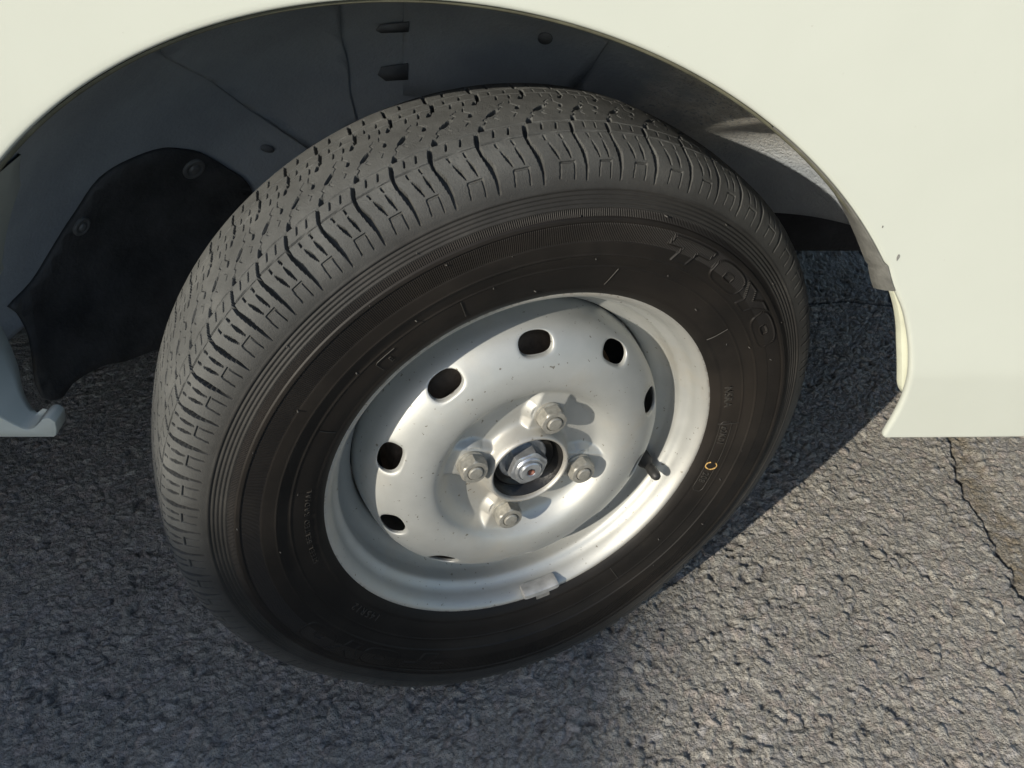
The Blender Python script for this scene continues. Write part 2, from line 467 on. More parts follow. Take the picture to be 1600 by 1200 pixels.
# ------------------------------------------------------------------ the van
van = bpy.data.objects.new('white_van', None)
van.location = (0, 0.6, 0); van.empty_display_size = 0.2
link(van)
tag(van, 'white van, only its front wheel arch and turned front wheel in view', 'van')
def vpart(o):
    o.matrix_parent_inverse = Matrix.Translation((0, -0.6, 0)); return o

AX, AZ, AR, YB = -0.0725, 0.2839, 0.3403, -0.035      # wheel-arch circle in the plane of the side panel

def panel_y(x, z):
    """the side panel: a gentle crown, tucked under below a faint crease"""
    y = YB + 0.05 * np.maximum(0, z - 0.62) ** 2 * 2
    y = y + 0.10 * np.maximum(0, x - 0.30) ** 2
    y = y + 0.10 * smoothstep(0.405, 0.385, z) * np.maximum(0, 0.395 - z) * (x > 0)
    return y

def build_panel():
    # arch edge, from the foot of the sill over the top to the corner of the front bumper
    arch = []
    for z in np.linspace(0.3372, 0.39, 8):
        arch.append((AX - math.sqrt(AR**2 - (z - AZ)**2), z))
    a0 = math.atan2(arch[-1][1] - AZ, arch[-1][0] - AX)
    for k in range(1, 130):
        a = a0 + (math.radians(35.2) - a0) * k / 129
        arch.append((AX + AR * math.cos(a), AZ + AR * math.sin(a)))
    low = np.array([(0.2071, 0.2108), (0.2163, 0.1936), (0.2289, 0.1744), (0.2382, 0.1548), (0.2442, 0.1385), (0.2495, 0.1187), (0.2519, 0.0999), (0.2518, 0.0828), (0.2508, 0.0690), (0.2506, 0.0652), (0.2512, 0.0630), (0.2530, 0.0615), (0.2560, 0.0611)])
    low[:, 1] += 0.27
    arch += [tuple(q) for q in catmull(low, 0.004)[1:]]
    arch = np.array(arch); n = len(arch)
    # outer boundary of the panel
    x0, x1, zt = -2.65, 0.85, 1.22
    corners = np.array([(x0, 0.3372), (x0, zt), (x1, zt), (x1, 0.338)])
    seg = np.r_[0, np.cumsum(np.linalg.norm(np.diff(corners, axis=0), axis=1))]
    al = np.r_[0, np.cumsum(np.linalg.norm(np.diff(arch, axis=0), axis=1))]; al /= al[-1]
    # spread by angle so that spokes do not cross
    ang = np.unwrap(np.arctan2(arch[:, 1] - 0.30, arch[:, 0] - AX))
    out = []
    tt = (ang - ang[0]) / (ang[-1] - ang[0])
    tt = np.maximum.accumulate(0.75 * tt + 0.25 * al); tt = (tt - tt[0]) / (tt[-1] - tt[0])
    for t in tt:
        d = t * seg[-1]; k = min(2, int(np.searchsorted(seg, d, side='right') - 1)); f = (d - seg[k]) / (seg[k + 1] - seg[k])
        out.append(corners[k] * (1 - f) + corners[k + 1] * f)
    out = np.array(out)
    # inward direction (towards the wheel) of the arch edge
    tan = np.gradient(arch, axis=0); tan /= np.linalg.norm(tan, axis=1)[:, None]
    inn = np.stack([tan[:, 1], -tan[:, 0]], 1)
    rows = []
    # return lip, from deep inside to the face
    for off, dy in ((-0.0010, 0.0050), (0.0, 0.0042), (0.0, 0.0034), (0.0, 0.0022), (-0.0004, 0.0010), (-0.0012, 0.0003), (-0.0024, 0.0)):
        P = arch + inn * off
        rows.append(np.stack([P[:, 0], panel_y(P[:, 0], P[:, 1]) + dy, P[:, 1]], 1))
    st = arch - inn * 0.0024
    for f in np.linspace(0, 1, 46)[1:] ** 1.6:
        P = st * (1 - f) + out * f
        rows.append(np.stack([P[:, 0], panel_y(P[:, 0], P[:, 1]), P[:, 1]], 1))
    V = np.stack(rows, 1)       # n x rows x 3
    nr = V.shape[1]
    F = grid_faces(n, nr).tolist()
    V = V.reshape(-1, 3).tolist()
    # rounded hem along the two bottom edges
    for side in (0, n - 1):
        ids = [side * nr + k for k in range(6, nr)]
        prev = ids
        for dz, dy in ((-0.0010, 0.0004), (-0.0014, 0.0014), (-0.0010, 0.0026), (0.0, 0.0036)):
            cur = []
            for i in ids:
                q = V[i]; V.append([q[0], q[1] + dy, q[2] + dz]); cur.append(len(V) - 1)
            for k in range(len(ids) - 1):
                F.append([prev[k], prev[k + 1], cur[k + 1], cur[k]] if side == 0 else [prev[k], cur[k], cur[k + 1], prev[k + 1]])
            prev = cur
    o = mesh_obj('fender', V, F, M['paint'], van)
    bm = bmesh.new(); bm.from_mesh(o.data); bmesh.ops.recalc_face_normals(bm, faces=bm.faces); bm.to_mesh(o.data); bm.free()
    return vpart(o), arch, inn
fender, ARCH, AINN = build_panel()
fender['label'] = 'white painted side panel with the round wheel arch opening'

def prism(name, outline, y0, y1, mat, parent, bev=0.0, segs=3):
    """outline in x,z extruded along y"""
    bm = bmesh.new()
    vs = [bm.verts.new((p[0], y0, p[1])) for p in outline]
    f = bm.faces.new(vs)
    ex = bmesh.ops.extrude_face_region(bm, geom=[f])
    for v in ex['geom']:
        if isinstance(v, bmesh.types.BMVert): v.co.y = y1
    bmesh.ops.recalc_face_normals(bm, faces=bm.faces)
    if bev:
        es = [e for e in bm.edges if e.calc_face_angle(0) > 0.5]
        bmesh.ops.bevel(bm, geom=es, offset=bev, segments=segs, affect='EDGES', profile=0.5)
    me = bpy.data.meshes.new(name); bm.to_mesh(me); bm.free()
    me.materials.append(mat)
    o = link(bpy.data.objects.new(name, me), parent)
    me.polygons.foreach_set('use_smooth', [True] * len(me.polygons))
    try: me.set_sharp_from_angle(angle=math.radians(35))
    except Exception: pass
    return o

def box(name, lo, hi, mat, parent, bev=0.0):
    o = prism(name, [(lo[0], lo[2]), (hi[0], lo[2]), (hi[0], hi[2]), (lo[0], hi[2])], lo[1], hi[1], mat, parent, bev)
    return o

# front end of the sill: a flared foot at the bottom of the arch
top = catmull([(-0.430, 0.420), (-0.412, 0.396), (-0.395, 0.3745), (-0.3800, 0.3625), (-0.3700, 0.3550), (-0.3635, 0.3485), (-0.3570, 0.3440), (-0.3510, 0.3453), (-0.3455, 0.3497), (-0.3405, 0.3540), (-0.3362, 0.3542), (-0.3335, 0.3505)], 0.002)
sill_out = [(-2.60, 0.3368), (-2.60, 0.420)] + [tuple(q) for q in top] + [(-0.3350, 0.3440), (-0.3372, 0.3385), (-0.3395, 0.3368)]
sill = vpart(prism('sill', sill_out, -0.0325, -0.0170, M['paint'], van, 0.0007, 2))
sill['label'] = 'white flared foot of the door sill behind the wheel'

# painted return flange of the arch on the sill side
def arc_strip(name, a0, a1, prof, mat, n=60, parent=None, taper=None):
    """strip round the arch circle; prof = [(y, radius offset)]"""
    V = []
    for k in range(n):
        a = math.radians(a0 + (a1 - a0) * k / (n - 1))
        f = taper(k / (n - 1)) if taper else 1.0
        for (y, dr) in prof:
            yy = prof[0][0] + (y - prof[0][0]) * f
            V.append((AX + (AR + dr) * math.cos(a), yy, AZ + (AR + dr) * math.sin(a)))
    o = mesh_obj(name, V, grid_faces(n, len(prof)).tolist(), mat, parent or van)
    return vpart(o)
path = [(AX + (AR - 0.0006) * math.cos(math.radians(a)), AZ + (AR - 0.0006) * math.sin(math.radians(a)), 0.012 + 0.060 * min(1.0, (a - 134) / 12.0)) for a in np.linspace(134, 156, 14)]
path += [(-0.4060, 0.392, 0.060), (-0.3935, 0.3747, 0.044), (-0.3795, 0.3630, 0.022), (-0.3697, 0.3557, 0.002), (-0.3632, 0.3492, -0.008), (-0.3568, 0.3447, -0.0135), (-0.3508, 0.3460, -0.0160), (-0.3455, 0.3503, -0.0170)]
path = catmull(path, 0.004)
V = []
for (x, z, y1) in path:
    for f in (0.0, 0.12, 0.4, 0.7, 0.93, 0.985, 1.0):
        V.append((x - 0.004 * max(0.0, f - 0.93) / 0.07, -0.0312 + (y1 + 0.0312) * f, z))
rf = vpart(mesh_obj('arch_return', V, grid_faces(len(path), 7).tolist(), M['paint'], van))
rf['label'] = 'white painted return flange inside the arch above the sill'

# dark sealer bead round the edge of the arch
arc_strip('lip_sealer', 36, 164, [(-0.0318, -0.0004), (-0.0316, -0.0016), (-0.0300, -0.0024), (-0.0270, -0.0020), (-0.0240, 0.0)], M['lipseal'], 120)

# grey protective film folded over the lip, cut off square at its lower end
pts = np.array([q for q in ARCH if q[0] > 0.12 and q[1] > 0.46])
inn = np.array([AINN[i] for i, q in enumerate(ARCH) if q[0] > 0.12 and q[1] > 0.46])
V = []; m = len(pts)
for i in range(m):
    f = i / (m - 1)
    wid = 0.0006 + 0.0085 * smoothstep(0.15, 1.0, f)
    for (o_, dy) in ((-0.0003, -0.0006), (0.0006, -0.0004), (wid * 0.5, 0.004), (wid, 0.0105), (wid * 0.95, 0.0120)):
        p = pts[i] + inn[i] * o_
        V.append((p[0], YB + dy, p[1]))
tape = vpart(mesh_obj('edge_film', V, grid_faces(m, 5).tolist(), M['tape'], van))
tape['label'] = 'grey protective film folded over the arch lip, cut square'

# cream flange of the bumper showing inside the lower arch
cp = catmull([(0.2189, 0.4585), (0.2276, 0.4429), (0.2345, 0.4270), (0.2392, 0.4129), (0.2444, 0.3971), (0.2490, 0.3820), (0.2517, 0.3704), (0.2535, 0.3660)], 0.004)
tn = np.gradient(cp, axis=0); tn /= np.linalg.norm(tn, axis=1)[:, None]; ci = np.stack([tn[:, 1], -tn[:, 0]], 1)
V = []; m = len(cp)
for i in range(m):
    k = math.sqrt(max(0.0, 1 - max(0, (i - (m - 5)) / 4.5) ** 2))
    for (o_, dy) in ((-0.0010, -0.0040), (-0.0040, -0.0045), (-0.0110, -0.0050), (-0.0110, 0.004), (0.0, 0.004), (0.0006, 0.0), (-0.0010, -0.0040)):
        p = cp[i] + ci[i] * (-0.0110 + (o_ + 0.0110) * k)
        V.append((p[0], YB + 0.012 + dy, p[1]))
fl = vpart(mesh_obj('bumper_flange', V, grid_faces(m, 7).tolist(), M['cream'], van))
fl['label'] = 'narrow cream flange inside the lower front arch edge'

# small paint chips on the panel
for (cx, cz, s) in ((0.2135, 0.4835, 0.0022), (0.1985, 0.5035, 0.0008)):
    out = [(cx + s * 0.55 * math.cos(a) * random.uniform(0.6, 1.2), cz + s * math.sin(a) * random.uniform(0.7, 1.3)) for a in np.linspace(0, TAU, 9)[:-1]]
    c = prism('paint_chip', out, YB - 0.0003, YB + 0.0006, M['chip'], fender)

# ---- wheel well: a dished liner
LP = np.array([(-0.020, 0.3445), (0.02, 0.3445), (0.06, 0.3415), (0.10, 0.334), (0.14, 0.321), (0.18, 0.302), (0.22, 0.276), (0.26, 0.238), (0.29, 0.185), (0.305, 0.12), (0.312, 0.04)])
LPD = catmull(LP, 0.006)
def liner_r(y): return np.interp(y, LPD[:, 0], LPD[:, 1])
def liner_swell(a):
    """the well widens towards the front, where the tyre needs room to turn"""
    return 0.035 * smoothstep(60, 30, a) + 0.080 * smoothstep(39, 23, a)
def build_liner():
    a = np.radians(np.linspace(12.8, 167, 190))
    V = []
    for t in a:
        dip = float(liner_swell(math.degrees(t)))
        for (y, r) in LPD:
            rr = r + dip
            back = 0.085 * float(smoothstep(41, 31, math.degrees(t))) * float(smoothstep(0.16, -0.02, y))
            V.append((AX + rr * math.cos(t), y + back, AZ + rr * math.sin(t)))
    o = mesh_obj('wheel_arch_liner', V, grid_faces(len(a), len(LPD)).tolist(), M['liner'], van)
    so = o.modifiers.new('thickness', 'SOLIDIFY'); so.thickness = 0.003; so.offset = 1.0
    o['label'] = 'dark plastic liner of the wheel arch'
    return vpart(o)
liner = build_liner()

def liner_pt(a_deg, y, off):
    """point on the liner, `off` towards the wheel"""
    a = math.radians(a_deg)
    i = np.searchsorted(LPD[:, 0], y); i = min(max(i, 1), len(LPD) - 1)
    t = LPD[i] - LPD[i - 1]; t = t / np.linalg.norm(t)
    nr, ny = -t[0], t[1]                       # normal in (r, y) that points to the wheel
    rr = liner_r(y) + off * nr; yy = y + off * ny
    return (AX + rr * math.cos(a), yy, AZ + rr * math.sin(a))

def liner_patch(name, outline, mat, off=0.004, thick=0.003, parent=None, step=(3.0, 0.012), surf=None):
    """a sheet lying on the liner; outline in (angle in degrees, y)"""
    surf = surf or liner_pt
    pts = [Vector(p) for p in outline]; n = len(pts)
    lo = np.min(outline, axis=0); hi = np.max(outline, axis=0)
    sc = Vector((1 / step[0], 1 / step[1]))
    P = [Vector((p.x * sc.x, p.y * sc.y)) for p in pts]
    extra = []
    for ga in np.arange(lo[0], hi[0], step[0]):
        for gy in np.arange(lo[1], hi[1], step[1]):
            q = (ga, gy); ins = False
            for i in range(n):
                a_, b_ = outline[i], outline[i - 1]
                if (a_[1] > q[1]) != (b_[1] > q[1]) and q[0] < (b_[0] - a_[0]) * (q[1] - a_[1]) / (b_[1] - a_[1]) + a_[0]: ins = not ins
            if ins: extra.append(Vector((q[0] * sc.x, q[1] * sc.y)))
    vs, es, fs, *_ = delaunay_2d_cdt(P + extra, [(i, (i + 1) % n) for i in range(n)], [list(range(n))], 1, 1e-5)
    V = [surf(v.x / sc.x, v.y / sc.y, off) for v in vs]
    o = mesh_obj(name, V, [list(f) for f in fs], mat, parent or van)
    so = o.modifiers.new('thickness', 'SOLIDIFY'); so.thickness = thick; so.offset = 0.0
    if parent is None: vpart(o)
    return o

# ---- black mud flap behind the wheel: lies on the liner above, hangs straight below it
def flap_surf(a, y, off):
    if a <= 178: return liner_pt(a, y, off)
    x, yy, z = liner_pt(178, y, off)
    return (x, yy, z - math.radians(a - 178) * 0.30)
FLAP = [(161.8, 0.055), (160.2, 0.089), (153.0, 0.126), (147.7, 0.144), (144.8, 0.174), (143.6, 0.195), (143.8, 0.212), (144.5, 0.229), (147.5, 0.252), (151.4, 0.270), (175.6, 0.292), (190.1, 0.274), (189.9, 0.234), (185.8, 0.189), (184.1, 0.158), (181.9, 0.133), (180.6, 0.098), (181.2, 0.085), (180.6, 0.075), (178.9, 0.066), (176.1, 0.065), (172.3, 0.071), (168.4, 0.073), (164.0, 0.065)]
FLAP = [tuple(q) for q in catmull([(a, y * 300) for a, y in FLAP] + [(FLAP[0][0], FLAP[0][1] * 300)], 2.0)[:-1]]
FLAP = [(a, y / 300) for a, y in FLAP]
flap = liner_patch('mud_flap', FLAP, M['flap'], 0.005, 0.004, surf=flap_surf)
flap['label'] = 'black rubber mud flap fixed to the liner behind the wheel'
def fastener(a, y, r, parent):
    c = Vector(liner_pt(a, y, 0.0075)); e1 = (Vector(liner_pt(a + 0.5, y, 0.0075)) - c).normalized()
    e2 = (Vector(liner_pt(a, y + 0.002, 0.0075)) - c).normalized(); nn = e1.cross(e2).normalized()
    if nn.dot(Vector(liner_pt(a, y, 0.02)) - c) < 0: nn = -nn
    e2 = nn.cross(e1)
    prof = [(r, -0.001), (r, 0.0012), (r * 0.92, 0.0020), (r * 0.62, 0.0022), (r * 0.58, 0.0010), (r * 0.46, 0.0010), (r * 0.43, 0.0026), (r * 0.36, 0.0032), (0.0, 0.0034)]
    V = []; n = 28
    for k in range(n):
        t = TAU * k / n
        for (q, h) in prof: V.append(c + e1 * (q * math.cos(t)) + e2 * (q * math.sin(t)) + nn * h)
    return mesh_obj('fastener', V, grid_faces(n, len(prof), True).tolist(), M['fastener'], parent)
M['fastener'] = simple('fastener_plastic', (0.12, 0.12, 0.118), 0.5, 0.0, 90, 0.3)
fastener(147.7, 0.226, 0.0105, flap); fastener(155.0, 0.131, 0.0085, flap)

# pressed detail on the liner: an overlapping joint, a raised field, slots, a plug hole
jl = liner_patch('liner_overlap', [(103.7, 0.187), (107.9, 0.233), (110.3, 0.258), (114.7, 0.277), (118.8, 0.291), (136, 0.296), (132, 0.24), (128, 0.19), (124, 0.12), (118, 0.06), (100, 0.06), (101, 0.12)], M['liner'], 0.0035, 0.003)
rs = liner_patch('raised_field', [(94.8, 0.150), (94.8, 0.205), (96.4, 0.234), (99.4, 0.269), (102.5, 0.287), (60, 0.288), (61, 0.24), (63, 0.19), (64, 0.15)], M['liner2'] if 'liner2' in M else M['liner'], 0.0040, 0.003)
M['void'] = simple('dark_opening', (0.12, 0.128, 0.14), 0.9, 0.0, 30, 0.3)
liner_patch('slot', [(100.2, 0.227), (95.1, 0.228), (95.9, 0.240), (100.8, 0.236), (101.3, 0.232)], M['void'], 0.0065, 0.001)
liner_patch('slot', [(104.4, 0.268), (98.3, 0.269), (99.7, 0.279), (105.0, 0.277), (106.0, 0.272)], M['void'], 0.0065, 0.001)
liner_patch('plug_hole', [(71.4 + 1.25 * math.cos(t), 0.227 + 0.0075 * math.sin(t)) for t in np.linspace(0, TAU, 17)[:-1]], M['void'], 0.0068, 0.001)
liner_patch('drain_hole', [(140.1 + 1.0 * math.cos(t), 0.270 + 0.004 * math.sin(t)) for t in np.linspace(0, TAU, 13)[:-1]], M['void'], 0.0050, 0.001)

# inner structure behind the wheel and the rest of the body around the well
ip = vpart(box('chassis_rail', (0.10, 0.318, 0.287), (0.62, 0.333, 0.60), M['under'], van, 0.004))
ip['label'] = 'dark chassis rail behind the wheel well'
vpart(box('body_shell', (-2.65, 0.335, 0.290), (0.85, 1.36, 1.20), M['paint'], van, 0.02))
vpart(box('floor_pan', (-2.64, 0.345, 0.283), (0.84, 1.35, 0.288), M['under'], van))
vpart(box('sill_box', (-2.64, 0.06, 0.33), (-0.475, 0.333, 1.19), M['under'], van))
vpart(box('front_box', (0.40, 0.03, 0.36), (0.84, 0.333, 1.19), M['under'], van))
vpart(box('arch_box', (-0.47, 0.03, 0.64), (0.395, 0.333, 1.19), M['under'], van))

fs = vpart(box('far_sill_block', (-2.6, 1.28, 0.17), (0.80, 1.355, 0.283), M['under'], van, 0.004))  # unseen low boxes, added to block light from reaching under the van
vpart(box('front_light_block', (0.66, 0.36, 0.19), (0.80, 1.27, 0.282), M['under'], van, 0.004))
vpart(box('floor_light_block', (-2.5, 0.75, 0.16), (-0.55, 1.10, 0.282), M['under'], van, 0.004))

# ------------------------------------------------------------------ the turned front wheel
# rim barrel (the wheel itself), everything else on it is a child of it
RIM = [(0.1570, -0.0085), (0.1615, -0.0070), (0.1642, -0.0045), (0.1652, -0.0018), (0.1648, 0.0003), (0.1634, 0.0013), (0.1612, 0.0010), (0.1590, -0.0008),
       (0.1568, -0.0040), (0.1552, -0.0085), (0.1542, -0.0130), (0.1525, -0.0165), (0.1500, -0.0188), (0.1480, -0.0215), (0.1472, -0.0300), (0.1462, -0.0345),
       (0.1425, -0.0400), (0.1365, -0.0445), (0.1330, -0.0480), (0.1320, -0.0560), (0.1320, -0.0750), (0.1350, -0.0800), (0.1450, -0.0880), (0.1480, -0.0920), (0.1490, -0.112), (0.1530, -0.118), (0.1640, -0.1220), (0.1650, -0.1240)]
wheel = lathe('front_wheel', catmull(RIM, 0.0016), M['silver'], van, 220)
wheel.parent = van
wheel.matrix_parent_inverse = Matrix.Translation((0, -0.6, 0))
wheel.location = (0, 0, R_AXLE)
wheel.rotation_euler = (0, 0, STEER)
wheel['label'] = 'silver steel front wheel turned inwards under the arch'

PH0 = 68.78           # first wheel nut
LUGS = [math.radians(PH0 + 90 * k) for k in range(4)]
DP = catmull([(0.0300, -0.0180), (0.0303, -0.0060), (0.0312, -0.0018), (0.0322, -0.0006), (0.0334, -0.0008), (0.0346, -0.0028), (0.0362, -0.0085), (0.0385, -0.0145), (0.0425, -0.0172), (0.0500, -0.0180), (0.0580, -0.0178), (0.0635, -0.0165),
              (0.0675, -0.0138), (0.0710, -0.0098), (0.0742, -0.0058), (0.0775, -0.0030), (0.0820, -0.0013), (0.0880, -0.0008), (0.0945, -0.0015), (0.1000, -0.0029), (0.1050, -0.0049), (0.1100, -0.0073), (0.1150, -0.0104), (0.1200, -0.0146), (0.1240, -0.0195), (0.1268, -0.0255), (0.1285, -0.0330), (0.1300, -0.0420), (0.1312, -0.0520)], 0.0008)
DPS = DP[np.argsort(DP[:, 0])]
def disc_w(r, th):
    w = np.interp(r, DPS[:, 0], DPS[:, 1])
    x = r * np.cos(th); z = r * np.sin(th)
    boss = np.full(np.shape(w), -1.0)
    for a in LUGS:
        lx, lz = 0.05 * math.cos(a), 0.05 * math.sin(a)
        d = np.hypot(x - lx, z - lz)
        # conical seat that grows out of the collar
        al = (x * math.cos(a) + z * math.sin(a)); ac = np.abs(-x * math.sin(a) + z * math.cos(a))
        arm = np.where(al < 0.05, ac + 0.0015, d)
        h = -0.0095 - 0.0085 * smoothstep(0.0125, 0.0205, np.minimum(d, arm)) - 0.0030 * smoothstep(0.0140, 0.0127, d)
        boss = np.maximum(boss, h)
    inside = (r < 0.074) & (r > 0.0352)
    k = 0.0012
    sm = np.where(inside, k * np.logaddexp(w / k, boss / k), w)
    return np.where(inside, np.maximum(sm, w), w)

NH, HPH = 10, math.radians(86.3)
def build_disc():
    V = []; F = []
    n_in = 48 * NH
    th = HPH - math.pi / NH + np.arange(n_in) * TAU / n_in
    rs = np.r_[np.linspace(0.0352, 0.074, 80), np.linspace(0.0752, 0.1005, 20)]
    core = [(0.0300, -0.0180), (0.0300, -0.0110), (0.0302, -0.0060), (0.0308, -0.0022), (0.0316, -0.0008), (0.0326, -0.0005), (0.0336, -0.0010), (0.0345, -0.0026)]
    P = [[*c] for c in core]
    rows = [wl(c[0], th, np.full(n_in, c[1])) for c in core] + [wl(r, th, disc_w(np.full(n_in, r), th)) for r in rs]
    G = np.stack(rows, 1); nr = G.shape[1]
    V += G.reshape(-1, 3).tolist(); F += grid_faces(n_in, nr, True).tolist()
    # ring of vent holes: one patch per hole, from the hole edge to the sector's border
    r0, r1 = 0.1005, 0.1268
    hc, ht, hr = 0.1148, 0.0140, 0.0082
    for k in range(NH):
        c = HPH + k * TAU / NH; h = math.pi / NH
        bd = []
        for i in range(48): bd.append((r0, c - h + 2 * h * i / 48))
        for i in range(10): bd.append((r0 + (r1 - r0) * i / 10, c + h))
        for i in range(48): bd.append((r1, c + h - 2 * h * i / 48))
        for i in range(10): bd.append((r1 - (r1 - r0) * i / 10, c - h))
        nb = len(bd); base = len(V)
        tt = [0.0, 0.03, 0.07, 0.13, 0.22, 0.34, 0.5, 0.68, 0.84, 1.0]
        pre = [(0.0, -0.0045, 0.93), (0.0, -0.0024, 0.945), (0.0, -0.0008, 0.965)]
        nrow = len(pre) + len(tt)
        for (r, t) in bd:
            u = (t - c) * hc; v = r - hc
            ang = math.atan2(v / (0.5 * (r1 - r0)), u / (h * hc))
            p_ = 2.5
            ce, se = math.cos(ang), math.sin(ang)
            q = (abs(ce) ** p_ + abs(se) ** p_) ** (-1 / p_)
            eu, ev = ht * q * ce, hr * q * se
            for (f, dw, sc) in pre:
                rr, aa = hc + ev * sc, c + eu * sc / hc
                V.append(wl(rr, aa, float(disc_w(np.array(rr), np.array(aa))) + dw).tolist())
            for f in tt:
                rr = hc + ev * (1 - f) + v * f; aa = c + (eu * (1 - f) + u * f) / hc
                lip = -0.0005 * (1 - min(1, f / 0.10)) ** 2
                V.append(wl(rr, aa, float(disc_w(np.array(rr), np.array(aa))) + lip).tolist())
        F += (grid_faces(nb, nrow, True) + base).tolist()
    base = len(V)
    pr = [(q[0], q[1]) for q in DP if q[0] > 0.12683]
    pr = [(0.1268, float(disc_w(np.array(0.1268), np.array(0.0))))] + pr
    G = np.stack([wl(a, th, np.full(n_in, b)) for a, b in pr], 1)
    V += G.reshape(-1, 3).tolist(); F += (grid_faces(n_in, len(pr), True) + base).tolist()
    o = mesh_obj('wheel_disc', V, F, M['silver'], wheel)
    bm = bmesh.new(); bm.from_mesh(o.data)
    bmesh.ops.remove_doubles(bm, verts=bm.verts, dist=0.00008)
    bmesh.ops.recalc_face_normals(bm, faces=bm.faces)
    bm.to_mesh(o.data); bm.free()
    o.data.polygons.foreach_set('use_smooth', [True] * len(o.data.polygons))
    return o
disc = build_disc()

# ---- wheel nuts
def hex_r(t, af):
    s = math.pi / 3
    return 0.5 * af / math.cos((t + s / 2) % s - s / 2)
def build_nut(name, rows, af, mat, n=72):
    """rows: (height, cap radius, hexagonal?)"""
    V = []
    for k in range(n):
        t = TAU * k / n
        for (h, cap, hx) in rows:
            r = min(hex_r(t, af), cap) if hx else cap
            V.append((r * math.cos(t), -h, r * math.sin(t)))
    F = grid_faces(n, len(rows), True).tolist()
    o = mesh_obj(name, V, F, mat, wheel)
    o.data.set_sharp_from_angle(angle=math.radians(28))
    return o
nut_rows = [(-0.004, 0.0112, False), (0.0008, 0.0116, False), (0.0018, 0.0116, False), (0.0022, 0.0102, False), (0.0023, 0.0100, True), (0.0030, 0.0112, True), (0.0045, 0.0116, True), (0.0100, 0.0116, True), (0.0112, 0.0110, True), (0.0122, 0.0100, True), (0.0124, 0.0088, False), (0.0124, 0.0068, False), (0.0112, 0.0066, False), (0.0112, 0.0060, False), (0.0132, 0.0058, False), (0.0139, 0.0050, False), (0.0141, 0.0, False)]
nut0 = build_nut('lug_nut', nut_rows, 0.0198, M['nut'])
for k, a in enumerate(LUGS):
    o = nut0 if k == 0 else nut0.copy()
    if k: link(o, wheel)
    o.location = (0.05 * math.cos(a), 0.0095, 0.05 * math.sin(a))
    o.rotation_euler = (0, random.uniform(0, 1.0), 0)

# ---- hub in the centre bore with its axle nut
lathe('hub_bore', [(0.0302, -0.0040), (0.0296, -0.0040), (0.0290, -0.0150), (0.0270, -0.0155), (0.0262, -0.0130), (0.0248, -0.0128), (0.0238, -0.0160), (0.0170, -0.0165), (0.0, -0.0165)], M['hub'], wheel, 72)
ax = build_nut('axle_nut', [(-0.006, 0.0185, False), (-0.0035, 0.0185, False), (-0.0030, 0.0178, False), (-0.0028, 0.0140, True), (0.0, 0.0152, True), (0.0080, 0.0152, True), (0.0096, 0.0142, True), (0.0104, 0.0126, True), (0.0107, 0.0112, False), (0.0118, 0.0106, False), (0.0122, 0.0102, False), (0.0122, 0.0092, False), (0.0112, 0.0090, False), (0.0112, 0.0082, False), (0.0136, 0.0080, False), (0.0144, 0.0072, False), (0.0146, 0.0036, False), (0.0126, 0.0018, False), (0.0122, 0.0, False)], 0.0262, M['axle_nut'])
ax.scale = (1.12, 1.0, 1.12); ax.location = (0, 0.0128, 0); ax.rotation_euler = (0, 0.35, 0)
dm = lathe('centre_dimple', [(0.0028, 0.0020), (0.0024, 0.0015), (0.0018, 0.0003), (0.0, 0.0001)], M['copper'], wheel, 24)

# ---- brake drum and axle behind the disc
lathe('brake_drum', [(0.0, -0.034), (0.075, -0.034), (0.080, -0.036), (0.098, -0.040), (0.1015, -0.044), (0.1030, -0.060), (0.1060, -0.061), (0.1060, -0.066), (0.1030, -0.068), (0.1030, -0.09), (0.02, -0.095), (0.02, -0.20), (0.0, -0.20)], M['drum'], wheel, 96)

lathe('backing_plate', [(0.03, -0.0915), (0.120, -0.0905), (0.129, -0.088), (0.1305, -0.0865), (0.1305, -0.0895)], M['under'], wheel, 72)
# ---- valve
def stem(name, prof, mat, r, a_deg, w, n=32, knurl=0):
    V = []
    for k in range(n):
        t = TAU * k / n
        for (q, h) in prof:
            kn = (0.00025 if (k % 2 and knurl and 0.009 < h < 0.019) else 0.0)
            V.append(((q - kn) * math.cos(t), -h, (q - kn) * math.sin(t)))
    o = mesh_obj(name, V, grid_faces(n, len(prof), True).tolist(), mat, wheel)
    a = math.radians(a_deg)
    o.location = (r * math.cos(a), -w, r * math.sin(a))
    return o
vs = stem('valve_stem', [(0.0075, -0.012), (0.0070, 0.0), (0.0046, 0.004), (0.0038, 0.009), (0.0041, 0.0092), (0.0045, 0.0100), (0.0046, 0.0105), (0.0046, 0.0185), (0.0043, 0.0192), (0.0036, 0.0215), (0.0024, 0.0226), (0.0, 0.0228)], M['rubber'], 0.1352, -24.3, -0.0232, 40, 1)
vs.rotation_euler = (0.0, 0.0, 0.0)
vs['label'] = 'black rubber tyre valve with its cap'

